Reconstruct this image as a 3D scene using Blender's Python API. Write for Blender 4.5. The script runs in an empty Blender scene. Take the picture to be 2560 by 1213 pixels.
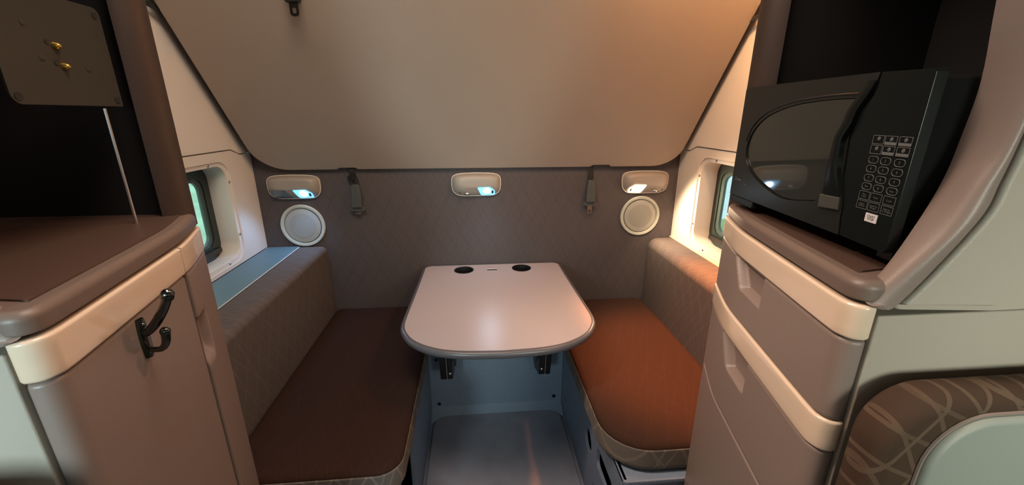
import bpy, bmesh, math, random
from mathutils import Vector, Matrix
from mathutils.geometry import tessellate_polygon
C = bpy.context.scene.collection
EYE = 1.45                      # camera height above the floor; builders below use heights relative to the eye
PI = math.pi

# ------------------------------------------------------------------ camera
cam_d = bpy.data.cameras.new('camera'); cam = bpy.data.objects.new('camera', cam_d); C.objects.link(cam)
cam_d.sensor_width = 36; cam_d.lens = 36*1025/2560; cam_d.clip_start = .02
th = math.atan(320/1025); psi = math.atan(95/math.hypot(1025, 320))
cam.location = (0, 0, EYE); cam.rotation_euler = (PI/2-th, 0, -psi)
bpy.context.scene.camera = cam
vs = bpy.context.scene.view_settings
vs.view_transform = 'Standard'; vs.look = 'None'; vs.gamma = 1; vs.use_curve_mapping = False; vs.exposure = 0.0

# ------------------------------------------------------------------ sky
w = bpy.data.worlds.new('sky'); bpy.context.scene.world = w; w.use_nodes = True
nt = w.node_tree; bg = nt.nodes['Background']
tc = nt.nodes.new('ShaderNodeTexCoord'); sx = nt.nodes.new('ShaderNodeSeparateXYZ'); rp = nt.nodes.new('ShaderNodeValToRGB')
nt.links.new(tc.outputs['Generated'], sx.inputs[0]); nt.links.new(sx.outputs['Z'], rp.inputs[0]); nt.links.new(rp.outputs[0], bg.inputs[0])
rp.color_ramp.elements[0].color = (.78, .9, .93, 1); rp.color_ramp.elements[1].color = (.5, .68, .85, 1)
bg.inputs[1].default_value = 2.2

def area(name, loc, target, size, size_y, power, col, spread=PI):
    l = bpy.data.lights.new(name, 'AREA'); l.shape = 'RECTANGLE'; l.size = size; l.size_y = size_y
    l.energy = power; l.color = col; l.spread = spread
    o = bpy.data.objects.new(name, l); C.objects.link(o)
    o.location = Vector(loc)+Vector((0, 0, EYE))
    o.rotation_euler = (Vector(target)-Vector(loc)).to_track_quat('-Z', 'Y').to_euler()
    return o
def spot(name, loc, target, power, col, angle, blend=.6, r=.02):
    l = bpy.data.lights.new(name, 'SPOT'); l.energy = power; l.color = col; l.spot_size = math.radians(angle); l.spot_blend = blend; l.shadow_soft_size = r
    o = bpy.data.objects.new(name, l); C.objects.link(o)
    o.location = Vector(loc)+Vector((0, 0, EYE)); o.rotation_euler = (Vector(target)-Vector(loc)).to_track_quat('-Z', 'Y').to_euler()
    return o
COOL = (.80, 1.0, .92); WARM = (1.0, .50, .20); LED = (.30, .55, 1.0)
area('windscreen_daylight', (0, -1.22, -.05), (0, .6, -.7), .9, .5, 2.2, COOL)
area('side_window_daylight', (.80, -1.1, -.02), (.74, .42, -.32), .30, .40, 2.0, (.95, 1, .86), 1.0)
area('side_window_daylight', (-.80, -1.1, -.02), (-.74, .42, -.32), .30, .40, 3.7, (.74, .96, 1), 1.0)
area('ambient_fill_light', (-.15, .62, .92), (.05, .95, -1), .9, .45, 19, (1, .82, .69))  # added broad ambient fill for the sleeper, no real ceiling panel
spot('bunk_fill_light', (.12, -.25, .72), (.10, 1.55, .15), 8.5, (1, .58, .36), 72, 1, .06)  # added warm fill aimed at the bunk panel, no lamp fitted here
spot('cabinet_fill_light', (.50, .95, .85), (-.52, .55, -.45), 25, (1, .55, .34), 44, .9, .04)  # added warm fill that brightens the left cabinet front
spot('cabinet_fill_light', (-.75, .72, .92), (.56, .74, -1.2), 84, (1, .70, .53), 56, .9, .04)  # added warm fill for the right cabinet front and its lower panel
spot('bunk_dome_lamp_light', (.80, 1.24, .50), (.78, 1.34, -.93), 250, (1, .27, .06), 40, .8, .05)
area('bunk_dome_lamp_glow', (.70, 1.20, .62), (.72, 1.45, .42), .10, .10, 9.0, (1, .46, .17))
spot('left_reading_light', (-.765, 1.885, -.345), (-.86, 1.45, -1.0), 2.4, LED, 140)
spot('centre_reading_light', (.055, 1.885, -.345), (.05, 1.45, -1.0), 1.4, (.60, .76, 1.0), 130)
spot('right_reading_light', (.80, 1.80, -.36), (1.0, 1.55, -.62), 12, (1, .68, .44), 165)

# ------------------------------------------------------------------ materials
def mat(name, col, rough=.5, metal=0, emit=None, es=0, bump=0, bscale=400, spec=.5, coat=0, var=0, vscale=30, trans=0):
    m = bpy.data.materials.new(name); m.use_nodes = True; t = m.node_tree; b = t.nodes['Principled BSDF']
    b.inputs['Base Color'].default_value = (*col, 1); b.inputs['Roughness'].default_value = rough; b.inputs['Metallic'].default_value = metal
    b.inputs['Specular IOR Level'].default_value = spec; b.inputs['Coat Weight'].default_value = coat; b.inputs['Transmission Weight'].default_value = trans
    if emit: b.inputs['Emission Color'].default_value = (*emit, 1); b.inputs['Emission Strength'].default_value = es
    co = t.nodes.new('ShaderNodeTexCoord')
    if bump:
        n = t.nodes.new('ShaderNodeTexNoise'); n.inputs['Scale'].default_value = bscale; n.inputs['Detail'].default_value = 3
        bp = t.nodes.new('ShaderNodeBump'); bp.inputs['Strength'].default_value = bump; bp.inputs['Distance'].default_value = .002
        t.links.new(co.outputs['Object'], n.inputs['Vector']); t.links.new(n.outputs['Fac'], bp.inputs['Height']); t.links.new(bp.outputs[0], b.inputs['Normal'])
    if var:
        n2 = t.nodes.new('ShaderNodeTexNoise'); n2.inputs['Scale'].default_value = vscale; n2.inputs['Detail'].default_value = 6
        mr = t.nodes.new('ShaderNodeMapRange'); mr.inputs['To Min'].default_value = 1-var; mr.inputs['To Max'].default_value = 1+var
        mx = t.nodes.new('ShaderNodeVectorMath'); mx.operation = 'SCALE'; mx.inputs[0].default_value = col
        t.links.new(co.outputs['Object'], n2.inputs['Vector']); t.links.new(n2.outputs['Fac'], mr.inputs[0]); t.links.new(mr.outputs[0], mx.inputs['Scale'])
        t.links.new(mx.outputs[0], b.inputs['Base Color'])
    return m
def fabric(name, col, lcol, ax, k=14, width=.06, dirs=((1, .42), (1, -.42), (1, .75), (1, -.6)), rough=.9, bumpy=.32, spec=.25):
    """upholstery cloth woven with thin crossing lines that run in several slants"""
    m = mat(name, col, rough, spec=spec); t = m.node_tree; b = t.nodes['Principled BSDF']; N = t.nodes.new; L = t.links.new
    co = N('ShaderNodeTexCoord'); s = N('ShaderNodeSeparateXYZ'); L(co.outputs['Object'], s.inputs[0])
    def mth(op, a, b_=None, c=None):
        n = N('ShaderNodeMath'); n.operation = op
        for i, v in enumerate((a, b_, c)):
            if v is None: continue
            if isinstance(v, (int, float)): n.inputs[i].default_value = v
            else: L(v, n.inputs[i])
        return n.outputs[0]
    A, B = (mth('ADD', s.outputs['X'], s.outputs['Y']) if ax[0] == 'XY' else s.outputs[ax[0]]), (mth('ADD', s.outputs['X'], s.outputs['Z']) if ax[1] == 'XZ' else s.outputs[ax[1]])
    tot = None
    for i, (p, q) in enumerate(dirs):
        v = mth('MULTIPLY_ADD', A, k*p, mth('MULTIPLY', B, k*q)); v = mth('ADD', v, i*.37)
        f = mth('FRACT', v); d = mth('ABSOLUTE', mth('SUBTRACT', f, .5)); ln = mth('LESS_THAN', d, width/2)
        nz = N('ShaderNodeTexNoise'); nz.inputs['Scale'].default_value = 5+i*2; L(co.outputs['Object'], nz.inputs['Vector'])
        ln = mth('MULTIPLY', ln, mth('MULTIPLY', nz.outputs['Fac'], 1.3))
        tot = ln if tot is None else mth('MAXIMUM', tot, ln)
    mx = N('ShaderNodeMix'); mx.data_type = 'RGBA'; mx.inputs['A'].default_value = (*col, 1); mx.inputs['B'].default_value = (*lcol, 1)
    L(tot, mx.inputs['Factor']); L(mx.outputs['Result'], b.inputs['Base Color'])
    n = N('ShaderNodeTexNoise'); n.inputs['Scale'].default_value = 600; L(co.outputs['Object'], n.inputs['Vector'])
    h = mth('ADD', mth('MULTIPLY', n.outputs['Fac'], .5), tot)
    bp = N('ShaderNodeBump'); bp.inputs['Strength'].default_value = bumpy; bp.inputs['Distance'].default_value = .0015; L(h, bp.inputs['Height']); L(bp.outputs[0], b.inputs['Normal'])
    return m
M = dict(
    vinyl=mat('cream_vinyl', (.42, .352, .285), .6, bump=.15, bscale=900, var=.05, vscale=3),
    wallplast=mat('pale_moulded_plastic', (.80, .76, .68), .45, bump=.05),
    headliner=mat('pale_headliner', (.45, .42, .36), .8, bump=.2),
    taupe=mat('taupe_plastic', (.235, .18, .155), .42, bump=.12, bscale=700),
    taupe_pale=mat('pale_taupe_plastic', (.39, .35, .29), .5, bump=.2, bscale=800),
    taupe_shaded=mat('shaded_taupe_plastic', (.045, .025, .017), .45, bump=.15, bscale=700),  # taupe with the cubby's shade put into the colour
    blackmatte=mat('matt_black_steel', (.006, .006, .006), .85, spec=.1),
    lipplast=mat('dark_taupe_lip_plastic', (.15, .108, .088), .45, bump=.08, bscale=700),
    shelfbrown=mat('brown_shelf_plastic', (.078, .045, .033), .42, bump=.15, bscale=700),
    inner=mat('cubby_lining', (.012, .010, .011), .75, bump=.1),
    trim=mat('cream_gloss_trim', (.72, .57, .43), .22, coat=.6),
    table=mat('table_laminate', (.44, .385, .39), .34, bump=.02),
    tedge=mat('grey_rubber_edge', (.10, .098, .112), .3),
    black=mat('black_plastic', (.012, .013, .013), .35),
    handfoot=mat('dull_olive_plastic', (.05, .05, .04), .4),
    gloss=mat('black_gloss', (.006, .008, .008), .22, spec=.2),
    door=mat('microwave_black', (.013, .014, .012), .25, spec=.35),
    glass_dark=mat('oven_window', (.020, .022, .018), .05, spec=.6, coat=.4),
    metal=mat('steel', (.6, .6, .62), .25, metal=1),
    blackmetal=mat('black_metal', (.008, .009, .009), .4),
    chrome=mat('dark_chrome', (.11, .12, .115), .2, metal=1),
    brass=mat('brass', (.85, .55, .12), .3, metal=1),
    plate=mat('brushed_plate', (.032, .027, .019), .6, metal=.2, var=.15, vscale=12),
    coat=mat('blue_grey_coating', (.22, .28, .37), .55, bump=.5, bscale=350, var=.25, vscale=220),
    floor=mat('floor_rubber', (.30, .305, .36), .6, bump=.6, bscale=500, var=.3, vscale=9),
    lamp=mat('lamp_housing', (.34, .31, .27), .4, bump=.03),
    lampdark=mat('lamp_unlit_lens', (.12, .15, .15), .15, coat=.5),
    led_lens=mat('led_lens', (.2, .5, .8), .2, emit=(.16, .52, 1), es=1.6),
    led=mat('led_core', (1, 1, 1), .3, emit=(.75, .9, 1), es=22),
    warm_lens=mat('warm_lens', (1, .9, .8), .3, emit=(1, .80, .52), es=7),
    spk=mat('speaker_grille', (.40, .42, .38), .6, bump=.4, bscale=1500),
    spkmid=mat('speaker_grille_centre', (.33, .35, .32), .65, bump=.5, bscale=1500),
    spkring=mat('speaker_ring', (.52, .57, .50), .4),
    webbing=mat('black_webbing', (.015, .016, .015), .8, bump=.6, bscale=900),
    buckle=mat('charcoal_buckle', (.07, .08, .08), .45),
    gasket=mat('window_gasket', (.022, .038, .034), .4, bump=.2),
    frame=mat('window_inner_frame', (.06, .10, .09), .35),
    pane=mat('window_glass', (.8, .95, .88), .02, trans=1, spec=.3),
    shelf=mat('dark_shelf_vinyl', (.125, .225, .27), .5, bump=.1, bscale=600),
    thread=mat('pale_thread', (.75, .77, .80), .8),
    seatvinyl=mat('seat_insert_vinyl', (.27, .30, .265), .6, bump=.2, bscale=600),
    white=mat('white_print', (.62, .60, .60), .5), grey=mat('grey_print', (.13, .135, .13), .5), dim=mat('dim_print', (.10, .105, .10), .5),
    red=mat('red_print', (.45, .08, .08), .5), ink=mat('dark_ink', (.02, .02, .03), .4),
    grass=mat('grass', (.36, .52, .34), .9, var=.5, vscale=.6), lot=mat('pale_gravel', (.50, .58, .56), .9, var=.15, vscale=2),
    leaf=mat('leaves', (.20, .34, .13), .8, var=.5, vscale=4),
    wallfab=fabric('wall_cloth', (.095, .085, .087), (.082, .073, .075), ('X', 'Z'), k=15, width=.07),
    cush=fabric('cushion_cloth', (.029, .0125, .0075), (.036, .017, .0105), ('X', 'Y'), k=15, width=.05, bumpy=.2),
    cushside=fabric('cushion_side_cloth', (.17, .145, .125), (.27, .23, .19), ('XY', 'Z'), k=11, width=.09),
    bolster=fabric('bolster_cloth', (.115, .097, .090), (.155, .132, .12), ('Y', 'XZ'), k=14, width=.05),
    seatfab=fabric('seat_cloth', (.055, .032, .020), (.125, .083, .056), ('X', 'Z'), k=19, width=.12, dirs=((1, .55), (1, -.7), (.5, 1.0))),
)

# ------------------------------------------------------------------ object helpers
def up(v): return Vector((v[0], v[1], v[2]+EYE))
def wl(o):
    p = Vector(o.location)
    while o.parent: o = o.parent; p += Vector(o.location)
    return p
def tag(o, label=None, cat=None, group=None, kind=None):
    if label: o['label'] = label
    if cat: o['category'] = cat
    if group: o['group'] = group
    if kind: o['kind'] = kind
    return o
def thing(name, loc, label, cat, group=None):
    o = bpy.data.objects.new(name, None); C.objects.link(o); o.location = up(loc); o.empty_display_size = .05
    return tag(o, label, cat, group)
def mk(name, bm, m, parent=None, angle=35, label=None, cat=None, kind=None, group=None, fix=True):
    """link a bmesh (eye-relative coordinates) as one mesh object with its origin at its parent or at its base"""
    if fix: bmesh.ops.recalc_face_normals(bm, faces=bm.faces[:])
    bmesh.ops.translate(bm, verts=bm.verts[:], vec=(0, 0, EYE))
    if parent: org = wl(parent)
    else:
        xs = [v.co for v in bm.verts]
        org = Vector(((min(v.x for v in xs)+max(v.x for v in xs))/2, (min(v.y for v in xs)+max(v.y for v in xs))/2, min(v.z for v in xs)))
    bmesh.ops.translate(bm, verts=bm.verts[:], vec=-org)
    me = bpy.data.meshes.new(name); bm.to_mesh(me); bm.free()
    for p in me.polygons: p.use_smooth = True
    me.set_sharp_from_angle(angle=math.radians(angle))
    ms = m if isinstance(m, (list, tuple)) else [m]
    for q in ms: me.materials.append(M[q] if isinstance(q, str) else q)
    o = bpy.data.objects.new(name, me); C.objects.link(o)
    wn = o.modifiers.new('weighted_normals', 'WEIGHTED_NORMAL'); wn.keep_sharp = True
    if parent: o.parent = parent
    else: o.location = org
    return tag(o, label, cat, group, kind)
def rings(bm, loops, cap0=True, cap1=True, closed=True):
    vv = [[bm.verts.new(p) for p in l] for l in loops]; n = len(loops[0])
    for a, b in zip(vv, vv[1:]):
        for i in range(n if closed else n-1):
            j = (i+1) % n
            try: bm.faces.new((a[i], a[j], b[j], b[i]))
            except ValueError: pass
    if cap0: bm.faces.new(vv[0][::-1])
    if cap1: bm.faces.new(vv[-1])
    return vv
def offset(poly, d):
    """move a closed 2-D outline inwards by d"""
    n = len(poly); ar = sum(poly[i][0]*poly[(i+1) % n][1]-poly[(i+1) % n][0]*poly[i][1] for i in range(n)); s = 1 if ar > 0 else -1
    out = []
    for i in range(n):
        p0, p, p1 = Vector(poly[i-1]), Vector(poly[i]), Vector(poly[(i+1) % n])
        e0 = (p-p0).normalized(); e1 = (p1-p).normalized()
        n0 = Vector((-e0.y, e0.x))*s; n1 = Vector((-e1.y, e1.x))*s; b = n0+n1
        if b.length < 1e-6: b = n0
        b.normalize(); c = max(.35, b.dot(n0)); out.append(tuple(p+b*(d/c)))
    return out
def rrect(a0, a1, b0, b1, r=.01, seg=5, rs=None):
    out = []; rs = rs or (r, r, r, r)
    for (cx, cy, st), r_ in zip(((a0, b0, PI), (a1, b0, 1.5*PI), (a1, b1, 0), (a0, b1, .5*PI)), rs):
        sxx = 1 if cx == a0 else -1; syy = 1 if cy == b0 else -1
        r_ = max(r_, 1e-4)
        for k in range(seg+1):
            t = st+k/seg*PI/2; out.append((cx+sxx*r_+r_*math.cos(t), cy+syy*r_+r_*math.sin(t)))
    return out
XY = lambda a, b, h: (a, b, h)
XZ = lambda a, b, h: (a, h, b)
YZ = lambda a, b, h: (h, a, b)
def rprism(bm, poly, h0, h1, mp, r0=0, r1=0, seg=4):
    """outline swept from h0 to h1, with rounded rims r0 and r1"""
    s = 1 if h1 > h0 else -1; L = []
    if r0:
        for k in range(seg): t = k/seg*PI/2; L.append((offset(poly, r0*(1-math.sin(t))), h0+s*r0*(1-math.cos(t))))
    L.append((poly, h0+s*r0)); L.append((poly, h1-s*r1))
    if r1:
        for k in range(1, seg+1): t = k/seg*PI/2; L.append((offset(poly, r1*(1-math.cos(t))), h1-s*r1*(1-math.sin(t))))
    rings(bm, [[mp(a, b, h) for a, b in pl] for pl, h in L]); return bm
def box(bm, x0, x1, y0, y1, z0, z1, r=.002):
    return rprism(bm, rrect(x0, x1, y0, y1, r, 3), z0, z1, XY, r, r, 2)
B = bmesh.new
def holed(bm, outer, holes, mp, h0, h1):
    """flat plate between h0 and h1 with real openings"""
    loops = [outer]+holes; fl = [p for l in loops for p in l]
    tri = tessellate_polygon([[Vector((a, b, 0)) for a, b in l] for l in loops])
    fs = []
    for h in (h0, h1):
        vs_ = [bm.verts.new(mp(a, b, h)) for a, b in fl]; fs.append(vs_)
        for t in tri:
            try: bm.faces.new([vs_[i] for i in t])
            except ValueError: pass
    k = 0
    for l in loops:
        n = len(l)
        for i in range(n):
            j = (i+1) % n; bm.faces.new((fs[0][k+i], fs[0][k+j], fs[1][k+j], fs[1][k+i]))
        k += n
    return bm
def catmull(pts, n):
    P = [Vector(p) for p in pts]; P = [2*P[0]-P[1]]+P+[2*P[-1]-P[-2]]; out = []; m = len(P)-3
    for i in range(n+1):
        u = i/n*m; k = min(int(u), m-1); t = u-k; a, b, c, d = P[k:k+4]
        out.append(.5*((2*b)+(c-a)*t+(2*a-5*b+4*c-d)*t*t+(3*b-a-3*c+d)*t**3))
    return out
def tube(bm, pts, r, n=10, caps=True):
    P = [Vector(p) for p in pts]; R = r if isinstance(r, (list, tuple)) else [r]*len(P); L = []; u = None
    for i, p in enumerate(P):
        t = (P[min(i+1, len(P)-1)]-P[max(i-1, 0)]).normalized()
        if u is None: u = t.orthogonal().normalized()
        u = (u-t*u.dot(t)).normalized(); v = t.cross(u)
        L.append([p+(u*math.cos(2*PI*k/n)+v*math.sin(2*PI*k/n))*R[i] for k in range(n)])
    rings(bm, L, caps, caps); return bm
def ball(bm, c, r, sc=(1, 1, 1)):
    x = bmesh.ops.create_uvsphere(bm, u_segments=14, v_segments=8, radius=r)
    for v in x['verts']: v.co = Vector((v.co.x*sc[0], v.co.y*sc[1], v.co.z*sc[2]))+Vector(c)
    return bm
def disc(bm, cx, cz, mp, h0, prof, n=40):
    """turned shape: prof is a list of (radius, height)"""
    rings(bm, [[mp(cx+r*math.cos(2*PI*k/n), cz+r*math.sin(2*PI*k/n), h0+h) for k in range(n)] for r, h in prof]); return bm
def screw(parent, mp, a, b, h, r=.005, out=-1, m='metal'):
    return mk('screw', disc(B(), a, b, mp, h, [(r, 0), (r, out*.0015), (r*.7, out*.003), (r*.2, out*.0032), (r*.15, out*.0018)], 10), m, parent)
def text(s, size, m, parent, fn, name='lettering', font_w=1.0):
    """flat printed lettering; fn turns (a, b) into a 3-D point on the surface"""
    cu = bpy.data.curves.new('t', 'FONT'); cu.body = s; cu.size = size; cu.align_x = 'CENTER'; cu.align_y = 'CENTER'; cu.resolution_u = 2; cu.space_line = .8
    to = bpy.data.objects.new('t', cu); C.objects.link(to); bpy.context.view_layer.update()
    me = bpy.data.meshes.new_from_object(to.evaluated_get(bpy.context.evaluated_depsgraph_get())); bpy.data.objects.remove(to)
    bm = B(); bm.from_mesh(me)
    for v in bm.verts: v.co = Vector(fn(v.co.x*font_w, v.co.y))
    return mk(name, bm, m, parent, fix=False)

# ------------------------------------------------------------------ room shell
mk('floor', box(B(), -1.03, 1.03, -1.33, 1.98, -1.50, -1.45, .001), 'floor', kind='structure')
mk('ceiling', box(B(), -1.06, 1.06, -1.33, 2.02, .95, 1.0, .001), 'headliner', kind='structure')
mk('wall_back', box(B(), -1.0, 1.0, 1.95, 2.0, -1.449, .949, .001), 'wallfab', kind='structure')
def pl(a0, a1, b0, b1): return [(a0, b0), (a1, b0), (a1, b1), (a0, b1)]
wb = holed(B(), pl(-1.0, 1.0, -1.449, .949), [rrect(-.30, .30, -.10, .12, .05)], XZ, -1.33, -1.28)
mk('wall_front', wb, 'taupe_shaded', kind='structure')
for s, side in ((-1, 'left'), (1, 'right')):
    mp = YZ
    # side wall behind the cabinet and along the cab, with an opening for the door window
    bm = holed(B(), pl(-1.33, 1.0, -1.449, .949), [rrect(-.95, -.55, -.20, .08, .06)], mp, s*1.0, s*1.05)
    mk('wall_'+side+'_cab', bm, 'taupe_pale', kind='structure')
    # upper sleeper wall with a jog in its lower seam
    poly = [(1.0, -.136), (1.80, -.136), (1.86, -.158), (1.949, -.158), (1.949, .949), (1.0, .949)]
    mk('wall_'+side, rprism(B(), poly, s*.990, s*1.05, mp, .003, 0, 2), 'wallplast', kind='structure')
    # sleeper window panel
    outer = [(1.001, -.60), (1.949, -.60), (1.949, -.162), (1.865, -.162), (1.80, -.140), (1.001, -.140)]
    hole = rrect(1.14, 1.768, -.585, -.176, .07, 7)
    root = mk('window_1' if s < 0 else 'window_2', holed(B(), outer, [hole], mp, s*.994, s*1.01), 'wallplast', kind='structure')
    flange_h = rrect(1.16, 1.752, -.568, -.192, .062, 7)
    b = B(); L = []
    mk('seam_backing', box(B(), min(s*1.012, s*1.03), max(s*1.012, s*1.03), 1.0, 1.99, -.19, -.11, .002), 'wallplast', root)
    mk('lower_backing', box(B(), min(s*1.012, s*1.03), max(s*1.012, s*1.03), 1.0, 1.949, -.63, -.59, .002), 'wallplast', root)
    o2 = offset(hole, -.001)
    for pl_, h in ((o2, .9935), (hole, .999), (flange_h, 1.000), (offset(flange_h, .002), 1.006), (offset(flange_h, -.004), 1.085)): L.append([mp(a, c, s*h) for a, c in pl_])
    rings(b, L, False, False); mk('window_reveal', b, 'wallplast', root)
    for a, c in ((1.645, -.184), (1.760, -.262), (1.760, -.482), (1.652, -.577), (1.30, -.184), (1.30, -.577)): screw(root, mp, a, c, s*.9995, .006, -s)
    g0 = rrect(1.13, 1.772, -.60, -.18, .06, 7); g1 = rrect(1.20, 1.722, -.520, -.238, .045, 7)
    mk('window_gasket', holed(B(), g0, [g1], mp, s*1.079, s*1.10), 'gasket', root)
    g2 = rrect(1.215, 1.700, -.505, -.250, .04, 7)
    mk('window_frame', holed(B(), offset(g1, .0006), [g2], mp, s*1.084, s*1.098), 'frame', root)
    mk('frame_lip', rprism(B(), rrect(1.19, 1.735, -.548, -.528, .006), s*1.066, s*1.0785, mp, .003, .003), 'black', root)
    mk('window_pane', rprism(B(), offset(g2, -.004), s*1.088, s*1.092, mp), 'pane', root)
    mk('wall_'+side+'_lower', box(B(), min(s*1.0, s*1.05), max(s*1.0, s*1.05), 1.001, 1.949, -1.449, -.605, .001), 'coat', kind='structure')

# ------------------------------------------------------------------ outdoors seen through the panes
bm = B(); box(bm, -60, 60, -60, 60, -2.75, -2.6, .01); mk('ground', bm, 'grass', kind='structure')
bm = B(); box(bm, 2.0, 26, -40, 60, -2.599, -2.58, .01); mk('gravel_lot', bm, 'lot', kind='structure')
random.seed(4)
def bush(loc, r, label):
    b = B()
    for k in range(70):
        t = random.uniform(0, 2*PI); e = random.uniform(0, PI/2); q = random.uniform(.5, 1)
        c = Vector(loc)+Vector((math.cos(t)*math.cos(e), math.sin(t)*math.cos(e), math.sin(e)))*r*q
        x = bmesh.ops.create_icosphere(b, subdivisions=1, radius=r*random.uniform(.12, .26))
        for v in x['verts']: v.co = v.co*random.uniform(.8, 1.2)+c
    return mk('bush', b, 'leaf', label=label, cat='bush')
bush((4.6, 7.4, -2.6), .62, 'pale green bush outside the right window, low on the gravel')

# ------------------------------------------------------------------ footwell
fp = mk('footwell_panel', rprism(B(), rrect(-.250, .410, -1.449, -.935, .002), 1.75, 1.765, XZ, .002), 'coat', kind='structure',
        label='blue grey textured panel closing the footwell under the table', cat='panel')
for a, c in ((-.213, -1.133), (-.212, -1.388), (.370, -1.380), (.373, -1.122)): screw(fp, XZ, a, c, 1.75, .010, -1, 'blackmetal')
b = B(); L = []
for k in range(21):
    x = -.248+k/20*.656; e = max(0, 1-min(k, 20-k)/3)**2*.03
    L.append([(x, 1.75, -1.449), (x, 1.712-e, -1.449), (x, 1.716-e, -1.440), (x, 1.735-e*.5, -1.425), (x, 1.75, -1.405)])
rings(b, L); mk('cove', b, 'coat', fp)
# worn floor mat inside the footwell
mat_poly = rrect(-.236, .396, .62, 1.725, .07, 6)
mk('floor_mat', rprism(B(), mat_poly, -1.4499, -1.437, XY, 0, .008), 'floor', label='dark grey rubber mat on the footwell floor between the benches', cat='mat')

# ------------------------------------------------------------------ benches
def bench(s, x_in, x_out, holes, label):
    """bench box: aisle side plate with cut-outs, front plate, top deck"""
    t = thing('bench_box', ((x_in+x_out)/2, 1.43, -1.45), label, 'bench')
    h = [pl_ for pl_ in holes]
    mk('side_panel', holed(B(), pl(.915, 1.749, -1.449, -1.031), h, YZ, x_in, x_in+s*.012), 'coat', t)
    mk('backing', rprism(B(), rrect(.93, 1.74, -1.44, -1.04, .002), x_in+s*.045, x_in+s*.050, YZ), 'blackmetal', t)
    a0, a1 = sorted((x_in+s*.0125, x_out))
    mk('front_panel', rprism(B(), rrect(a0, a1, -1.449, -1.046, .004), .915, .93, XZ, .003), 'coat', t)
    a0, a1 = sorted((x_in, x_out))
    mk('top_deck', rprism(B(), rrect(a0, a1, .905, 1.949, .012), -1.045, -1.031, XY, .002, .004), 'coat', t)
    return t
circ = lambda cy, cz, r, n=20: [(cy+r*math.cos(2*PI*k/n), cz+r*math.sin(2*PI*k/n)) for k in range(n)]
tr = bench(1, .410, .995, [circ(1.268, -1.212, .047), rrect(.985, 1.155, -1.215, -1.135, .02)], 'blue grey coated bench box under the right seat cushion')
mk('catch_plate', rprism(B(), rrect(1.02, 1.12, -1.20, -1.15, .01), .448, .454, YZ), 'coat', tr)
for a, c in ((1.05, -1.17), (1.09, -1.18)): screw(tr, YZ, a, c, .448, .004, -1)
for a in (1.16, 1.66): mk('slot', rprism(B(), rrect(a-.018, a+.018, -1.335, -1.327, .003), .4092, .4099, YZ), 'black', tr)
tl = bench(-1, -.248, -.995, [rrect(.96, 1.20, -1.36, -1.06, .05)], 'blue grey coated bench box under the left seat cushion')

def cushion(x0, x1, y0, y1, rs, z0, z1, label, smat):
    poly = rrect(x0, x1, y0, y1, seg=7, rs=rs)
    t = thing('bench_cushion', ((x0+x1)/2, (y0+y1)/2, z0), label, 'cushion', )
    mk('cushion_side', rprism(B(), poly, z0, z1-.012, XY, .030, .006, 6), smat, t)
    b = B(); L = []
    for k in range(7):
        u = k/6*PI/2; L.append([(a, c, z1-.013+.013*math.sin(u)) for a, c in offset(poly, .002+.024*(1-math.cos(u)))])
    # softly crowned top
    rings(b, L, False, True); mk('cushion_top', b, 'cush', t, 60)
    return t
cushion(.368, .862, .925, 1.944, (.14, .035, .055, .05), -1.030, -.930, 'brown seat cushion on the right bench, lit orange', 'cushside')
cushion(-.712, -.226, .905, 1.944, (.035, .07, .035, .035), -1.030, -.930, 'dark brown seat cushion on the left bench in shadow', 'cushside')

def bolster(x0, x1, sgn, label):
    """upright padded side: cross-section in X-Z swept along Y with a rounded far end"""
    t = thing('side_bolster', ((x0+x1)/2, 1.43, -1.03), label, 'bolster')
    return t
bl = bolster(-.838, -.716, -1, 'charcoal cloth bolster beside the left bench under the dark shelf')
mk('padding', rprism(B(), rrect(-.838, -.716, -1.030, -.600, rs=(.005, .01, .026, .006), seg=6), .95, 1.940, XZ, .012, .014), 'bolster', bl)
bm = B()
for k in range(86):
    y = .96+k*.0112; box(bm, -.8420, -.8375, y, y+.008, -.6006, -.5984, .0004)
th_ = mk('stitching', bm, 'thread', bl); th_['kind'] = 'stuff'
mk('side_shelf', rprism(B(), rrect(-.992, -.842, .95, 1.948, .004), -.64, -.601, XY, 0, .004), 'shelf', label='smooth dark blue grey shelf between the left window and the bolster', cat='shelf')
br_ = bolster(.866, .993, 1, 'brown cloth bolster beside the right bench below the right window')
mk('padding', rprism(B(), rrect(.866, .990, -1.030, -.598, rs=(.01, .005, .008, .045), seg=7), .95, 1.940, XZ, .012, .022), 'bolster', br_)
mk('piping', tube(B(), [(.988, y, -.5985) for y in (.96, 1.2, 1.5, 1.8, 1.945)], .004, 8), 'trim', br_, label='orange lit edge piping along the wall')

# ------------------------------------------------------------------ folding table
tb = thing('folding_table', (.073, 1.55, -.76), 'pinkish beige folding table with grey rubber edge between the benches', 'table')
half = [(.335, 1.905), (.337, 1.75), (.342, 1.55), (.346, 1.42), (.345, 1.34), (.330, 1.285), (.292, 1.225), (.222, 1.175), (.135, 1.149), (0, 1.139)]
rc = [tuple(v)[:2] for v in catmull([(a, c, 0) for a, c in half], 40)]
top = [(.073+a, c) for a, c in rc]+[(.073-a, c) for a, c in reversed(rc[:-1])]
cr = []; 
for k in range(1, 7): t_ = PI-k/7*PI/2; cr.append((.073-.335+.038+.038*math.cos(t_), 1.905+.037*math.sin(t_)))
cr2 = [(2*.073-a, c) for a, c in reversed(cr)]
top = top+cr+cr2
cups = [circ(1.872, 0, .0)]
def cc(x, y, r, n=32): return [(x+r*math.cos(2*PI*k/n), y+r*math.sin(2*PI*k/n)) for k in range(n)]
cupc = [(-.068, 1.868), (.212, 1.872)]
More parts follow.
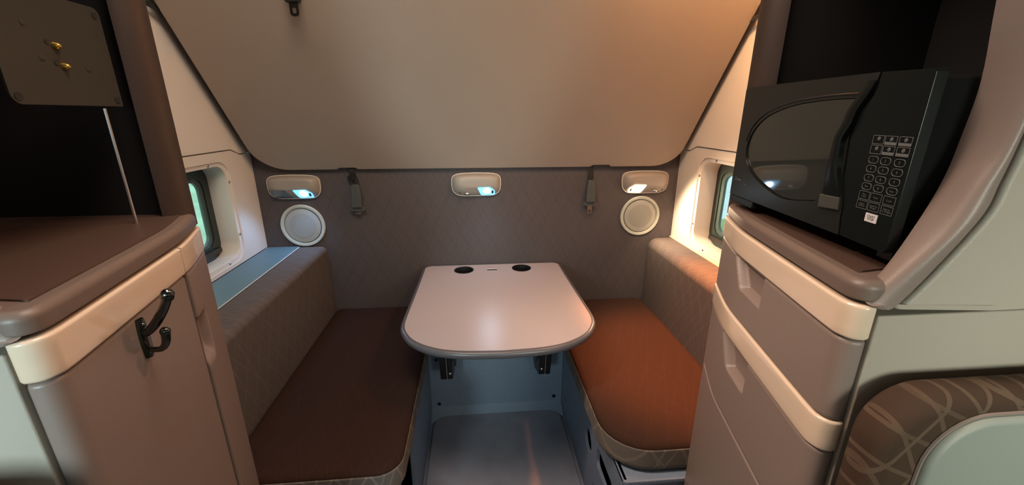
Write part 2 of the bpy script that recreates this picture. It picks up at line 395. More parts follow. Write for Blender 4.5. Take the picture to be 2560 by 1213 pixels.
mk('table_top', holed(B(), offset(top, .002), [cc(x, y, .0445) for x, y in cupc], XY, -.7455, -.7195), 'table', tb, 20)
b = B(); L = []
for k in range(17):
    t_ = -PI/2+k/16*PI; L.append([(a, c, -.7325+.0135*math.sin(t_)) for a, c in offset(top, -.0115*math.cos(t_)+.0015)])
L.append([(a, c, -.7185) for a, c in offset(top, .005)]); L.append([(a, c, -.7194) for a, c in offset(top, .0055)])
rings(b, L, False, False); mk('rubber_edge', b, 'tedge', tb)
for x, y in cupc:
    n = 32; b = B(); L = []
    for r, z in ((.047, -.7192), (.047, -.7175), (.0445, -.7168), (.042, -.7185), (.040, -.76), (.036, -.785)): L.append([(x+r*math.cos(2*PI*k/n), y+r*math.sin(2*PI*k/n), z) for k in range(n)])
    rings(b, L, False, True); mk('cup_holder', b, 'black', tb)
lt = mk('warning_label', box(B(), .044, .091, 1.852, 1.886, -.7196, -.7186, .0004), 'white', tb)
mk('dark_band', box(B(), .044, .091, 1.852, 1.866, -.7187, -.7182, .0002), 'ink', lt)
mk('red_band', box(B(), .044, .091, 1.881, 1.886, -.7187, -.7182, .0002), 'red', lt)
for i, bx in enumerate((-.150, .288)):
    s = 1 if i == 0 else -1
    k = mk('fold_bracket', rprism(B(), [(1.52, -.748), (1.745, -.748), (1.745, -1.15), (1.70, -1.17), (1.58, -1.125), (1.54, -.95)], bx-.028, bx+.026, YZ, .003, .003), 'blackmetal', tb)
    mk('steel_leaf', rprism(B(), [(1.495, -.749), (1.60, -.749), (1.60, -1.10), (1.548, -1.115)], bx+s*.004-.0012, bx+s*.004+.0012, YZ), 'metal', k)
    mk('side_plate', rprism(B(), rrect(1.56, 1.72, -1.06, -.76, .03), bx+s*.040-.003, bx+s*.040+.003, YZ, .001, .001), 'blackmetal', k)
    mk('bolt', ball(B(), (bx+s*.016, 1.565, -1.085), .0075), 'metal', k)
    mk('bolt', ball(B(), (bx+s*.040, 1.585, -1.02), .006), 'chrome', k)
    mk('bolt', ball(B(), (bx-s*.018, 1.60, -1.10), .005), 'chrome', k)

# ------------------------------------------------------------------ folded upper bunk
N0 = Vector((0, 1.93, -.24)); T = Vector((0, -.615, .788)).normalized(); NB = Vector((0, T.z, -T.y)).normalized()   # NB points behind the panel
NB = Vector((0, .788, .615)).normalized()
bp_ = lambda a, c, h: tuple(N0+Vector((a, 0, 0))+T*c+NB*h)
poly = rrect(-.955, .965, 0, 1.22, seg=10, rs=(.13, .12, .04, .04))
# two notches in the lower edge where the belts pass
def notch(poly, a0, a1, d):
    out = []; done = False
    for i, p in enumerate(poly):
        out.append(p); q = poly[(i+1) % len(poly)]
        if abs(p[1]) < 1e-4 and abs(q[1]) < 1e-4 and p[0] < a0 and q[0] > a1 and not done:
            out += [(a0, 0), (a0+.012, d), (a1-.012, d), (a1, 0)]; done = True
    return out
poly = notch(poly, .545, .645, .012); poly = notch(poly, -.622, -.53, .010)
bk = thing('upper_bunk', (0, 1.93, -.24), 'large beige upper bunk folded up and leaning above the back wall', 'bunk')
b = B(); rings(b, [[bp_(a, c, h) for a, c in pl_] for pl_, h in ((poly, .018), (poly, .006), (offset(poly, .002), .002), (offset(poly, .007), 0))])
mk('bunk_panel', b, 'vinyl', bk)
pm = rrect(-.93, .94, .20, 1.20, seg=8, rs=(.11, .10, .04, .04))
b = B(); rings(b, [[bp_(a, c, h) for a, c in offset(pm, d)] for d, h in ((.0, .0305), (0, .09), (.012, .11), (.03, .12))]); mk('mattress', b, 'wallfab', bk)
for a in (-.30, .40):
    mk('hinge', rprism(B(), rrect(a-.05, a+.05, -.01, .018, .003), .0185, .022, bp_), 'black', bk)
# lamp recessed in the bunk underside, above the picture
dl = thing('dome_lamp', bp_(.70, 1.0, 0), 'warm round lamp on the upper right of the folded bunk', 'lamp')
b = B(); n = 32; rings(b, [[bp_(.70+r*math.cos(2*PI*k/n), 1.0+r*math.sin(2*PI*k/n), h) for k in range(n)] for r, h in ((.075, -.0003), (.075, -.014), (.06, -.020))]); mk('lamp_ring', b, 'lamp', dl)
b = B(); rings(b, [[bp_(.70+r*math.cos(2*PI*k/n), 1.0+r*math.sin(2*PI*k/n), h) for k in range(n)] for r, h in ((.057, -.0203), (.050, -.028), (.02, -.032))]); mk('lens', b, 'warm_lens', dl)

def belt(x, z_top, z_buckle, label, tongue=True, y=1.935, lean=0, twist=0, bits=0):
    t = thing('belt_buckle', (x, y, z_buckle-.06), label, 'seat belt')
    b = B(); L = []
    for k in range(13):
        u = k/12; z = z_top+.02+(z_buckle+.105-z_top-.02)*u; c = x-lean*(1-u); wv = .016*(1-.35*math.sin(u*PI))
        yy = y-.006*math.sin(u*PI*2)*twist; L.append([(c-wv, yy, z), (c+wv, yy+.006*twist*math.sin(u*PI), z), (c+wv, yy+.002+.006*twist*math.sin(u*PI), z), (c-wv, yy+.002, z)])
    rings(b, L); mk('webbing', b, 'webbing', t)
    b = B(); prof = [(-.020, -.006), (.020, -.006), (.022, .03), (.0205, .070), (.015, .100), (-.015, .100), (-.019, .070), (-.022, .03)]
    rprism(b, [(x+a, z_buckle+c) for a, c in prof], y-.024, y-.001, XZ, .004, 0, 3); h = mk('buckle_body', b, 'buckle', t)
    mk('sleeve', rprism(B(), rrect(x-.0225, x+.0225, z_buckle-.004, z_buckle+.034, .003), y-.029, y-.0245, XZ, .002, 0, 2), 'buckle', h)
    b = B(); n = 24; rings(b, [[(x+(r+.014)*1.0*math.cos(2*PI*k/n), y-.012+h_, z_buckle-.014+(r)*.52*math.sin(2*PI*k/n)) for k in range(n)] for r, h_ in ((.022, .006), (.024, 0), (.022, -.004))])
    mk('collar', b, 'buckle', t)
    if tongue:
        mk('tongue', holed(B(), rrect(x-.011, x+.011, z_buckle-.062, z_buckle-.02, .004), [rrect(x-.005, x+.005, z_buckle-.056, z_buckle-.045, .003)], XZ, y-.013, y-.010), 'metal', t)
    else: mk('tongue', rprism(B(), rrect(x-.012, x+.012, z_buckle-.040, z_buckle-.030, .003), y-.018, y-.010, XZ, .001), 'metal', t)
    if bits:
        mk('adjuster', rprism(B(), rrect(x-lean-.018, x-lean+.014, z_buckle+.115, z_buckle+.14, .006), y-.010, y-.004, XZ, .002, 0, 2), 'black', t)
        mk('release_tab', rprism(B(), [(x+.024, z_buckle+.045), (x+.031, z_buckle+.045), (x+.026, z_buckle+.06)], y-.012, y-.006, XZ), 'metal', t)
    return t
belt(-.549, -.25, -.405, 'black belt buckle hanging under the bunk, right of the left reading lamp', False, lean=.014, twist=1, bits=1)
belt(.551, -.24, -.400, 'black belt buckle with steel tongue hanging left of the right reading lamp', True)
# upper belt end dangling in front of the bunk
t = thing('belt_tongue', (-.54, 1.47, .29), 'steel belt tongue hanging before the beige bunk at the top left', 'seat belt')
mk('webbing', box(B(), -.560, -.520, 1.462, 1.465, .345, .60, .001), 'webbing', t)
mk('tongue_cover', rprism(B(), rrect(-.563, -.517, .325, .362, .008), 1.454, 1.472, XZ, .004, .004), 'black', t)
mk('tongue_plate', holed(B(), rrect(-.552, -.526, .288, .330, .010), [rrect(-.545, -.533, .296, .312, .005)], XZ, 1.461, 1.464), 'chrome', t)
# straps from the bunk corners to the walls
for s, lb in ((-1, 'left'), (1, 'right')):
    a = Vector((s*.95, 1.54, .305)); c = Vector((s*.9885, 1.40, .335)); b = B()
    L = []
    for k in range(7):
        p = a.lerp(c, k/6); L.append([p+Vector((0, 0, -.007)), p+Vector((0, 0, .007)), p+Vector((s*.002, 0, .007)), p+Vector((s*.002, 0, -.007))])
    rings(b, L); mk('bunk_strap', b, 'webbing', label='short black strap at the '+lb+' corner of the folded bunk', cat='strap')

# ------------------------------------------------------------------ reading lamps on the back wall
def lamp(x, label, lit, other, mirror=1):
    """moulded wall lamp: rounded housing whose lower half slants back towards the wall and holds the lens"""
    t = thing('reading_lamp', (x, 1.95, -.372), label, 'lamp'); zc = -.318
    def outl(q):   # q angle -> outline of housing (top wider and gently arched, lower corners cut in)
        c, s_ = math.cos(q), math.sin(q); e = .30
        a = math.copysign(abs(c)**e, c); c2 = math.copysign(abs(s_)**.40, s_)
        wd = .117 if c2 > 0 else .117-.020*min(1, abs(c2))**2
        return a*wd, c2*.052+(.006*(1-a*a) if c2 > 0 else 0)
    def depth(r, b_):
        d = .044*(1-r**8)
        if b_ < -.006: d *= max(.30, 1-(-.006-b_)/.046*.62)
        return d
    n = 64; b = B(); L = []
    for i in range(15):
        r = math.sin((1-i/14)*PI/2); r = max(r, .02); row = []
        for k in range(n):
            a, c = outl(2*PI*k/n); row.append((x+mirror*a*r, 1.9495-depth(r, c*r), zc+c*r))
        L.append(row)
    L.insert(0, [(p[0], 1.9496, p[2]) for p in L[0]])
    rings(b, L, False, True); mk('housing', b, 'lamp', t, 50)
    rp_ = [(x+mirror*outl(2*PI*k/n)[0]*.988, 1.9495-.010, zc+outl(2*PI*k/n)[1]*.985) for k in range(n)]; mk('rim', tube(B(), rp_+[rp_[0]], .0016, 6, False), 'wallplast', t)
    def patch(bm, pts, lift, ds=0):
        P = []
        def sd(a, c):
            r = max(abs(a)/.117, abs(c)/.053); return 1.9495-depth(min(r, 1)**1.3, c)-lift
        rings(bm, [[(x+mirror*(mx_+(a-mx_)*f), sd(mx_+(a-mx_)*f, mz_+(c-mz_)*f), zc+mz_+(c-mz_)*f) for a, c in pts] for f in (1, .8, .5, .2)] if False else [[(x+mirror*(sum(p[0] for p in pts)/len(pts)*(1-f)+a*f), sd(sum(p[0] for p in pts)/len(pts)*(1-f)+a*f, sum(p[1] for p in pts)/len(pts)*(1-f)+c*f), zc+sum(p[1] for p in pts)/len(pts)*(1-f)+c*f) for a, c in pts] for f in (1, .85, .6, .3, .1)], False, True)
        return bm
    def rpoly(corners, r=.006, seg=4):
        out = []; n_ = len(corners)
        for i in range(n_):
            p0, p, p1 = Vector(corners[i-1]), Vector(corners[i]), Vector(corners[(i+1) % n_]); u = (p0-p).normalized()*r; v = (p1-p).normalized()*r
            for k in range(seg+1):
                t_ = k/seg; out.append(tuple((p+u)*(1-t_)**2+p*2*t_*(1-t_)+(p+v)*t_**2))
        nn = []
        for i in range(len(out)):
            a, c = Vector(out[i]), Vector(out[(i+1) % len(out)]); m_ = max(1, int((c-a).length/.006))
            nn += [tuple(a.lerp(c, q/m_)) for q in range(m_)]
        return nn
    lens = rpoly([(.004, -.006), (.062, -.004), (.086, -.022), (.088, -.047), (.022, -.049)])
    if lit == 'led':
        ln = mk('lens', patch(B(), lens, .0015), 'led_lens', t, 60, label='glowing blue lens')
        mk('led', patch(B(), [(.048+.017*math.cos(q*PI/12), -.025+.015*math.sin(q*PI/12)) for q in range(24)], .003), 'led', ln)
        mk('switch', patch(B(), rpoly([(.071, -.022), (.080, -.022), (.080, -.038), (.071, -.038)], .003), .005), 'gasket', ln)
    else:
        ln = mk('lens', patch(B(), lens, .0015), 'warm_lens', t, 60, label='glowing warm white lens')
        mk('switch', patch(B(), rpoly([(.074, -.024), (.083, -.024), (.083, -.038), (.074, -.038)], .003), .005), 'lamp', ln)
    if other == 'lens':
        mk('unlit_lens', patch(B(), rpoly([(-.100, -.006), (-.030, -.006), (-.006, -.048), (-.086, -.049)]), .0015), 'lampdark', t, 60, label='dark unlit lens')
    else:
        mk('reflector', ball(B(), (x-mirror*.045, 1.916, zc-.036), .011, (1.2, .9, .75)), 'metal', t)
        mk('dimmer_slot', ball(B(), (x-mirror*.078, 1.914, zc-.033), .003, (.6, 1, 2)), 'gasket', t)
lamp(-.826, 'left reading lamp on the dark back wall, one lens glowing blue', 'led', 'lens')
lamp(0.002, 'middle reading lamp on the dark back wall, blue lens above the table', 'led', 'knob')
lamp(.826, 'right reading lamp on the back wall with warm orange white light', 'warm', 'knob', -1)

for x, z, lb in ((-.815, -.500, 'round pale speaker grille below the blue left reading lamp'), (.818, -.487, 'round pale speaker grille below the warm right reading lamp')):
    t = thing('speaker', (x, 1.95, z-.1), lb, 'speaker')
    mk('ring', disc(B(), x, z, XZ, 1.9497, [(.101, 0), (.101, -.006), (.098, -.009), (.089, -.008), (.0865, -.003)], 56), 'spkring', t)
    mk('gap', disc(B(), x, z, XZ, 1.9497, [(.084, 0), (.084, -.003)], 48), 'gasket', t)
    mk('grille_centre', disc(B(), x, z, XZ, 1.9415, [(.0585, 0), (.0585, -.0006)], 40), 'spkmid', t)
    mk('grille', disc(B(), x, z, XZ, 1.9465, [(.0815, 0), (.081, -.003), (.064, -.0052), (.061, -.0046), (.03, -.0050), (.005, -.0050)], 48), 'spk', t)

# ------------------------------------------------------------------ side cabinets
PR = [(.595, .900), (.588, .893), (.574, .862), (.537, .765), (.513, .665), (.490, .560), (.475, .490), (.467, .450), (.4665, .436), (.473, .423), (.490, .418)]
def prof_pts(y0=None, y1=None, n=90):
    P = catmull([(a, c, 0) for a, c in PR], 400)
    if y0 is not None: P = [p for p in P if y0 <= p.y <= y1]
    # resample to even spacing
    d = [0]
    for a, c in zip(P, P[1:]): d.append(d[-1]+(c-a).length)
    out = []; j = 0
    for i in range(n+1):
        s_ = d[-1]*i/n
        while j < len(d)-2 and d[j+1] < s_: j += 1
        t_ = (s_-d[j])/max(1e-9, d[j+1]-d[j]); out.append(P[j].lerp(P[j+1], min(1, t_)))
    nr = []
    for i in range(len(out)):
        t_ = (out[min(i+1, n)]-out[max(i-1, 0)]).normalized(); nr.append(Vector((t_.y, -t_.x, 0)))
    # outward = towards the aisle (-x side) and the camera
    if nr[len(nr)//2].x > 0: nr = [-v for v in nr]
    return out, nr
def sweep(bm, s, z0, z1, y0=None, y1=None, off=0, r=.004, disp=None, nz=2, n=90, thick=.02, er=.003):
    """panel that follows the bowed cabinet front between heights z0 and z1"""
    P, Nn = prof_pts(y0, y1, n); L = []
    sec = [(z0, -thick), (z0, -r), (z0+r*.3, -r*.3), (z0+r, 0)]+[(z0+r+(z1-z0-2*r)*k/nz, 0) for k in range(1, nz)]+[(z1-r, 0), (z1-r*.3, -r*.3), (z1, -r), (z1, -thick)]
    d = 0
    for i, (p, nn) in enumerate(zip(P, Nn)):
        e = er if i in (0, n) else 0; row = []
        for z, o in sec:
            dd = disp(p.y, z) if (disp and o > -r) else 0
            q = p+nn*(off+o+dd-(e if o > -r*1.01 else 0)); row.append((s*q.x, q.y, z))
        L.append(row)
    rings(bm, L); return bm
def sm(t): t = max(0, min(1, t)); return t*t*(3-2*t)
def pull(yc0, yc1, zt, zb):
    """finger pull: a recess deepest under the trim that narrows and fades downwards"""
    def f(y, z):
        if z > zt or z < zb: return 0
        v = (zt-z)/(zt-zb)
        a0 = yc0+(yc1-yc0)*.0; a1 = yc1-(yc1-yc0)*.75*v if False else yc1
        w_ = sm((y-yc0)/.010)*sm((a1-.045*v-y)/.012)
        return -.019*w_*sm((1-v)/.12)
    return f
def cabinet(s):
    side = 'left' if s < 0 else 'right'
    t = thing('side_cabinet', (s*.75, .66, -1.45), ('taupe side cabinet on the left with bowed door, coat hook and empty cubby' if s < 0 else 'taupe side cabinet on the right with drawers, cream trims and microwave cubby'), 'cabinet')
    X = lambda a, b: (min(s*a, s*b), max(s*a, s*b))
    # carcass: far side, near side, outer back, top
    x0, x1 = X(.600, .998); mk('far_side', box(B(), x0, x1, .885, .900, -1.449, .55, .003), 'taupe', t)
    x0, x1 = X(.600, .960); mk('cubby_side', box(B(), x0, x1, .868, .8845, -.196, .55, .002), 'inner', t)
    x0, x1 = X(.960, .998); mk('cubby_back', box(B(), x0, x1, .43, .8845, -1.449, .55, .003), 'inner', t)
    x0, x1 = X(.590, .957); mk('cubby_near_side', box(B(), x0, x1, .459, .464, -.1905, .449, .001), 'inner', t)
    P = prof_pts(.3, .886, 60)[0]; top_poly = [(s*p.x, p.y) for p in P]+[(s*.958, .4185), (s*.958, .8845), (s*.62, .8848)]
    def slab(z0, z1, r0, r1, m, nm, ins=0): mk(nm, rprism(B(), offset(top_poly, ins) if ins else top_poly, z0, z1, XY, r0, r1, 6), m, t)
    slab(-.2215, -.195, .003, .011, 'lipplast', 'cubby_floor')
    Q, Qn = prof_pts(.4555, .886, 50); ip = [(s*(p-nn*.021).x, (p-nn*.021).y) for p, nn in zip(Q, Qn)]+[(s*.53, .4585), (s*.955, .4585), (s*.955, .866), (s*.62, .866)]
    mk('shelf_inlay', rprism(B(), ip, -.1955, -.1925, XY), 'shelfbrown', t)
    slab(.45, .549, .010, .003, 'taupe', 'cubby_roof')
    # inner box keeping the drawers dark
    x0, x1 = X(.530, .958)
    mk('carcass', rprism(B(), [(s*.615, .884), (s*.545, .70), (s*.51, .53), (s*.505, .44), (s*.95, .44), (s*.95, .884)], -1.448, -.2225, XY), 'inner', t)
    # far jamb
    jm = [(.5915, .9005), (.5895, .894), (.5885, .884), (.5925, .868), (.604, .852), (.618, .846), (.622, .867), (.5995, .9005)]
    mk('far_jamb', rprism(B(), [(s*a, c) for a, c in jm], -.2215, .45, XY), 'taupe_shaded', t, 40)
    # near jamb: a broad moulding that rolls from the opening edge round to the near side
    I = catmull([(.500, .455, -.207), (.505, .440, -.192), (.535, .440, -.128), (.560, .446, -.075), (.571, .450, -.029), (.574, .450, .037), (.562, .450, .117), (.545, .450, .25), (.54, .45, .45)], 40)
    Mi = catmull([(.476, .422, -.2215), (.487, .421, -.214), (.532, .405, -.135), (.553, .405, -.075), (.566, .405, -.03), (.572, .405, .04), (.570, .405, .12), (.56, .405, .25), (.55, .405, .45)], 40)
    O = catmull([(.492, .414, -.2225), (.510, .412, -.2215), (.561, .400, -.118), (.573, .400, -.070), (.580, .400, -.018), (.589, .400, .08), (.592, .400, .18), (.588, .40, .30), (.58, .40, .45)], 40)
    b = B(); L = []
    for i in range(41):
        p, q, o = I[i], Mi[i], O[i]; row = [Vector((.957, .452, p.z)), p+Vector((.06, .006, 0)), p+Vector((.006, .004, 0))]
        for k in range(9):
            u = k/8; row.append(p*(1-u)**2+(q*2-(p+o)*.5)*2*u*(1-u)+o*u*u)
        row += [o+Vector((.003, .005, 0)), o+Vector((.005, .03, 0)), Vector((.957, .44, p.z))]
        L.append([(s*v.x, v.y, v.z) for v in row])
    rings(b, L); mk('near_jamb', b, 'taupe', t, 50)
    b = B(); L = []
    for i in range(41):
        o = O[i]; row = []
        for k, (dx, dy) in enumerate(((.011, .024), (.011, .006), (.0135, .0018), (.018, 0))): row.append(o+Vector((dx, dy, 0)))
        for u in (.25, .5, .75, 1): row.append(Vector((o.x+(.999-o.x)*u, .400+.005*u, o.z)))
        row.append(Vector((.999, .428, o.z)))
        L.append([(s*v.x, v.y, v.z) for v in row])
    rings(b, L); mk('upper_side_panel', b, 'taupe_pale', t, 50)
    lp = rrect(.4930, .999, -1.449, -.2390, .003)
    mk('lower_side_panel', rprism(B(), [(s*a, c) for a, c in lp], .4155, .4375, XZ, .003), 'taupe_pale', t)
    return t
cr_ = cabinet(1)
def trim(t, s, z0, z1, y0=None, y1=None): return mk('cream_trim', sweep(B(), s, z0, z1, y0, y1, off=.003, r=.004, nz=4, thick=.018, er=.003), 'trim', t, 50)
trim(cr_, 1, -.2745, -.2265); trim(cr_, 1, -.450, -.400)
d1 = mk('drawer', sweep(B(), 1, -.399, -.2765, nz=46, n=140, disp=pull(.632, .765, -.280, -.338)), 'taupe', cr_, 50)
d2 = mk('drawer', sweep(B(), 1, -.622, -.452, nz=60, n=140, disp=pull(.632, .765, -.456, -.520)), 'taupe', cr_, 50)
mk('lower_panel', sweep(B(), 1, -1.440, -.6245, nz=3), 'taupe', cr_, 50)
cl_ = cabinet(-1)
trim(cl_, -1, -.2765, -.2265, .7475, 1); trim(cl_, -1, -.2765, -.2265, .3, .7455)
def rec(y, z):   # finger recess in the fixed strip beside the door edge
    if z > -.355 or z < -.475: return 0
    return -.016*sm((y-.750)/.004)*sm((.800-y)/.012)*sm((-.366-z)/.012)*sm((z+.472)/.03)
mk('door', sweep(B(), -1, -1.440, -.2785, .3, .7440, nz=4, n=80, r=.006, er=.005), 'taupe', cl_, 50)
mk('fixed_strip', sweep(B(), -1, -1.440, -.2785, .7480, 1, nz=110, n=60, r=.005, er=.004, off=.001, disp=rec), 'taupe', cl_, 50)

# coat hook on the left door
hk = thing('coat_hook', (-.482, .578, -.345), 'dark chrome double coat hook on the left cabinet door', 'hook')
b = B(); pts = []
n_ = Vector((.977, -.213, 0)); tg = Vector((.213, .977, 0)); org = Vector((-.4945, .580, 0))
def hp(a, o, z): v = org+tg*a+n_*o; return (v.x, v.y, z)
L = []
for k in range(9):
    u = k/8; z = -.345+.062*u; wv = .0095*(1-.35*abs(2*u-1)**3); d_ = .007
    L.append([hp(-wv, .0005, z), hp(wv, .0005, z), hp(wv*.8, d_*.7, z), hp(wv*.3, d_, z), hp(-wv*.3, d_, z), hp(-wv*.8, d_*.7, z)])
rings(b, L); mk('back_plate', b, 'chrome', hk)
c1 = catmull([hp(0, .004, -.306), hp(0, .014, -.302), hp(0, .030, -.287), hp(0, .047, -.266), hp(0, .058, -.249), hp(0, .061, -.243)], 24)
mk('upper_prong', tube(B(), c1, [.0055+.001*math.sin(i/24*PI)+(.0022 if i > 20 else 0) for i in range(25)], 12), 'chrome', hk)
mk('upper_tip', ball(B(), hp(0, .0615, -.2405), .0084), 'chrome', hk)
c2 = catmull([hp(0, .006, -.331), hp(0, .018, -.332), hp(0, .030, -.328), hp(0, .038, -.317), hp(0, .041, -.303)], 20)
mk('lower_prong', tube(B(), c2, [.0036+.0022*i/20 for i in range(21)], 12), 'chrome', hk)
mk('lower_tip', ball(B(), hp(0, .0413, -.300), .0068), 'chrome', hk)
for z in (-.337, -.292): mk('screw', ball(B(), hp(0, .0072, z), .0034), 'chrome', hk)

# screen mount inside the left cubby
sm_ = thing('screen_mount', (-.66, .74, -.195), 'dark metal screen mount plate with brass studs in the left cubby', 'mount')
pp = rrect(.642, .826, .013, .168, seg=6, rs=(.014, .004, .012, .012))
mk('mount_plate', rprism(B(), pp, -.620, -.6245, YZ, .001, .001), 'plate', sm_)
for a, c in ((.652, .024), (.815, .156), (.816, .024)): mk('hole', disc(B(), a, c, YZ, -.6198, [(.0055, 0), (.0055, .0006)], 12), 'black', sm_)
for a, c in ((.728, .098), (.7335, .070)):
    mk('brass_stud', tube(B(), [(-.6198, a, c), (-.615, a, c), (-.612, a, c)], [.0052, .0045, .002], 10), 'brass', sm_)
    mk('hole', disc(B(), a-.010, c+.004, YZ, -.6198, [(.004, 0), (.004, .0006)], 12), 'black', sm_)
for a, c in ((.690, .122), (.703, .078), (.775, .070)): mk('rivet', disc(B(), a, c, YZ, -.6198, [(.004, 0), (.004, .0004), (.002, .0008)], 10), 'plate', sm_)
mk('mount_arm', box(B(), -.958, -.6248, .715, .755, .06, .12, .004), 'blackmetal', sm_)
mk('highlight_rod', tube(B(), [(-.6300, .797, -.1945), (-.6300, .797, .01)], .0028, 8), 'metal', sm_)  # added rod that stands in for a bright vertical highlight

# ------------------------------------------------------------------ microwave in the right cubby
mw = thing('microwave', (.70, .685, -.195), 'black microwave oven on the shelf of the right cabinet', 'microwave')
A0 = Vector((.590, .900, 0)); TD = (Vector((.538, .470, 0))-A0).normalized(); ND = Vector((-TD.y, TD.x, 0))*-1
if ND.x > 0: ND = -ND
def mwp(t_, z, h=0):   # t_ metres from the far edge along the face, h proud of the face
    v = (A0+TD*t_+ND*h)*.955; return (v.x, v.y, z*.955)
F = lambda a, c, h: mwp(a, c, h)
mk('body', rprism(B(), rrect(.040, .424, -.177, .046, .006), -.30, -.016, F, .003), 'blackmatte', mw)
# door outline with curved seam towards the control panel
def lerp_tab(tab, x):
    for (a, p), (c, q) in zip(tab, tab[1:]):
        if x <= c: return p+(q-p)*sm((x-a)/(c-a))
    return tab[-1][1]
def seamt(z): return lerp_tab([(-.18, .349), (-.14, .344), (-.08, .329), (-.03, .325), (.0, .331), (.030, .349), (.06, .354)], z)
zs = [-.175+k*.23/24 for k in range(25)]
dpoly = [(.001, -.175), ]+[(seamt(z)-.001, z) for z in zs]+[(.004, .055), (.001, .05)]
wn_top = [(.320, .023), (.253, .022), (.173, .015), (.102, -.003), (.060, -.030), (.042, -.060), (.045, -.090), (.078, -.120), (.140, -.141), (.203, -.149), (.283, -.136)]
win = [tuple(v)[:2] for v in catmull([(a, c, 0) for a, c in wn_top], 50)]+[(.300, -.08), (.302, -.03)]
dr = mk('oven_door', holed(B(), dpoly, [win], F, -.015, 0), 'door', mw)
gw = mk('door_window', rprism(B(), offset(win, .0006), -.014, -.003, lambda a, c, h: mwp(a, c, h+(.028*(c+.06) if h > -.01 else 0)), 0, .001), 'glass_dark', dr)
bz = win[:51]; b = B(); Wp = catmull([(a, c, 0) for a, c in [(.318, .029)]+[(a-.006 if a < .2 else a, c+.006) for a, c in wn_top[:6]]], 60)
mk('bezel_rim', tube(B(), [mwp(v.x, v.y, .0003) for v in Wp], .0014, 6), 'door', dr)
b = B(); L = []
for k in range(25):
    u = k/24; z = .045-.166*u; cen = lerp_tab([(0, .343), (.3, .322), (.5, .310), (.7, .311), (1.01, .318)], u); hw = lerp_tab([(0, .009), (.3, .010), (.5, .009), (.7, .012), (1.01, .020)], u)
    hgt = .003+.005*math.sin(u*PI)**.7
    L.append([mwp(cen-hw, z, .0002), mwp(cen-hw*.9, z, hgt*.8), mwp(cen-hw*.4, z, hgt), mwp(cen+hw*.4, z, hgt), mwp(cen+hw*.9, z, hgt*.8), mwp(cen+hw, z, .0002)])
rings(b, L); hd = mk('handle', b, 'gloss', dr, 40)
mk('handle_foot', rprism(B(), [(.2975, -.1425), (.340, -.1385), (.338, -.1195), (.296, -.1215)], .0005, .0050, F, 0, .002), 'handfoot', hd)
ppoly = [(seamt(z)+.001, z) for z in zs]+[(.431, .052), (.433, .048), (.433, -.170), (.430, -.177)]
cp = mk('control_panel', rprism(B(), ppoly, -.015, -.0005, F, 0, .0012, 2), 'gloss', mw)
for a in (.03, .40):
    mk('foot', rprism(B(), rrect(a-.012, a+.012, -.1945, -.1785, .002), -.05, -.03, F), 'black', mw)
mk('lower_lip', rprism(B(), rrect(.001, .10, -.190, -.176, .004), -.012, 0, F, .002, .002), 'door', mw)
# keys
def ring_key(a, c, w_, h_, r, m, nm='key', filled=None, lw=.0007):
    k = mk(nm, holed(B(), rrect(a-w_/2, a+w_/2, c-h_/2, c+h_/2, r, 5), [rrect(a-w_/2+lw, a+w_/2-lw, c-h_/2+lw, c+h_/2-lw, max(r-lw, .0004), 5)], F, -.0004, .0003), m, cp)
    return k
cols = (.3775, .3975, .4190)
def fn(a, c): return lambda x, y: mwp(a+x, c+y, .0005)
for ri, z in enumerate((-.0325, -.0455)):
    for ci, a in enumerate(cols):
        k = ring_key(a, z, .0188, .0118, .001, 'grey')
        mk('key_icon', disc(B(), a, z+.0015, F, -.0002, [(.0028, 0), (.0024, .0004)], 9), 'dim', k)
        if ci: mk('key_strip', rprism(B(), rrect(a-.0086, a+.0086, z-.0055, z-.0020, .0003), -.0002, .0004, F), 'grey', k)
labs = [['1', '2', '3'], ['4', '5', '6'], ['7', '8', '9'], ['Pwr', '0', 'Stop']]
for ri, z in enumerate((-.0592, -.0715, -.0840, -.0958)):
    for ci, a in enumerate(cols):
        a_ = a-.0009*ri*0; k = ring_key(a_, z, .0165, .0098, .0046, 'grey')
        text(labs[ri][ci], .0052 if len(labs[ri][ci]) == 1 else .0036, 'grey', k, fn(a_, z))
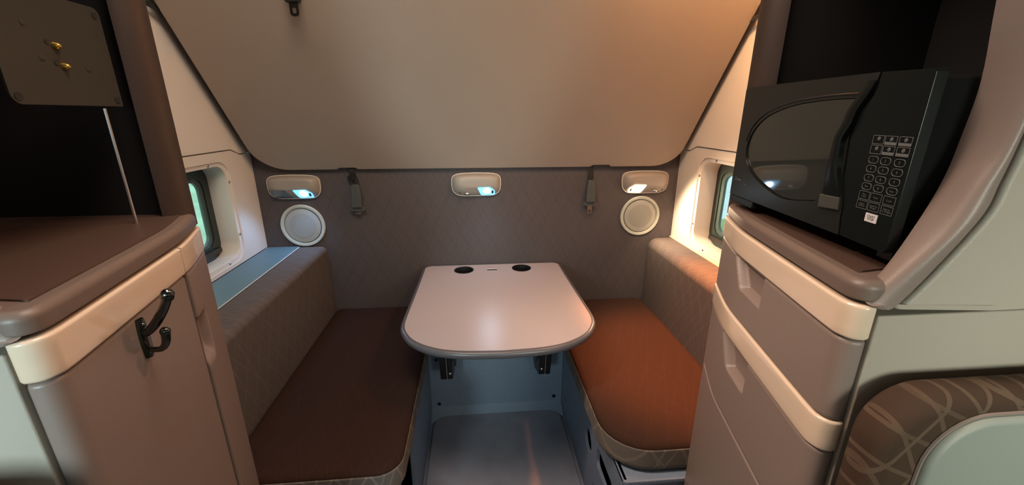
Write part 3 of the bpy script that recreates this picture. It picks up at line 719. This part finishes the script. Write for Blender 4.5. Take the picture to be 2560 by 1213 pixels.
labs = [['Pwr\nLevel', 'Timer', 'Cook'], ['Speed\nDefrost', 'Cook by\nWeight', 'Defrost\nby Weight']]
for ri, z in enumerate((-.1085, -.1215)):
    for ci, a in enumerate(cols):
        k = ring_key(a, z, .0188, .0118, .001, 'dim'); text(labs[ri][ci], .0036, 'grey', k, fn(a, z))
k = mk('start_key', rprism(B(), rrect(.3885, .4085, -.1425, -.1305, .0006), -.0003, .0005, F), 'white', cp, label='white start key')
text('START\nSTOP', .0046, 'ink', k, lambda x, y: mwp(.3985+x, -.1365+y, .0008))
text('Danby', .0105, 'grey', dr, lambda x, y: mwp(.030+x, -.138+y, .0006))
text('Designer', .0045, 'dim', dr, lambda x, y: mwp(.062+x, -.1445+y, .0006))

# ------------------------------------------------------------------ cab seats at the lower corners
def seat(s, zt, xi, y0, y1, label):
    t = thing('cab_seat', (s*.70, (y0+y1)/2, -1.45), label, 'seat')
    poly = rrect(xi, .93, -1.10, zt, seg=10, rs=(.03, .03, .10, .075))
    mk('backrest', rprism(B(), [(s*a, c) for a, c in poly], y0, y1, XZ, .022, .022, 6), 'seatfab', t)
    ins = rrect(xi+.057, .85, -1.0, zt-.026, seg=9, rs=(.03, .03, .06, .070))
    mk('centre_insert', rprism(B(), [(s*a, c) for a, c in ins], y0-.0005, y0-.010, XZ, 0, .008), 'seatvinyl', t)
    i2 = offset(ins, -.002); mk('piping', tube(B(), [(s*a, y0-.001, c) for a, c in i2+[i2[0]]], .0024, 6), 'taupe', t)
    mk('seat_base', rprism(B(), rrect(min(s*xi, s*.95), max(s*xi, s*.95), y0-.46, y0-.002, .06), -1.10, -.97, XY, .03, .04), 'seatfab', t)
    mk('pedestal', box(B(), min(s*.55, s*.85), max(s*.55, s*.85), y0-.35, y0-.05, -1.449, -1.101, .01), 'black', t)
seat(1, -.315, .474, .352, .404, 'passenger seat back with diamond pattern cloth before the right cabinet')
seat(-1, -.352, .465, .255, .315, 'driver seat back before the left cabinet, just below the picture corner')
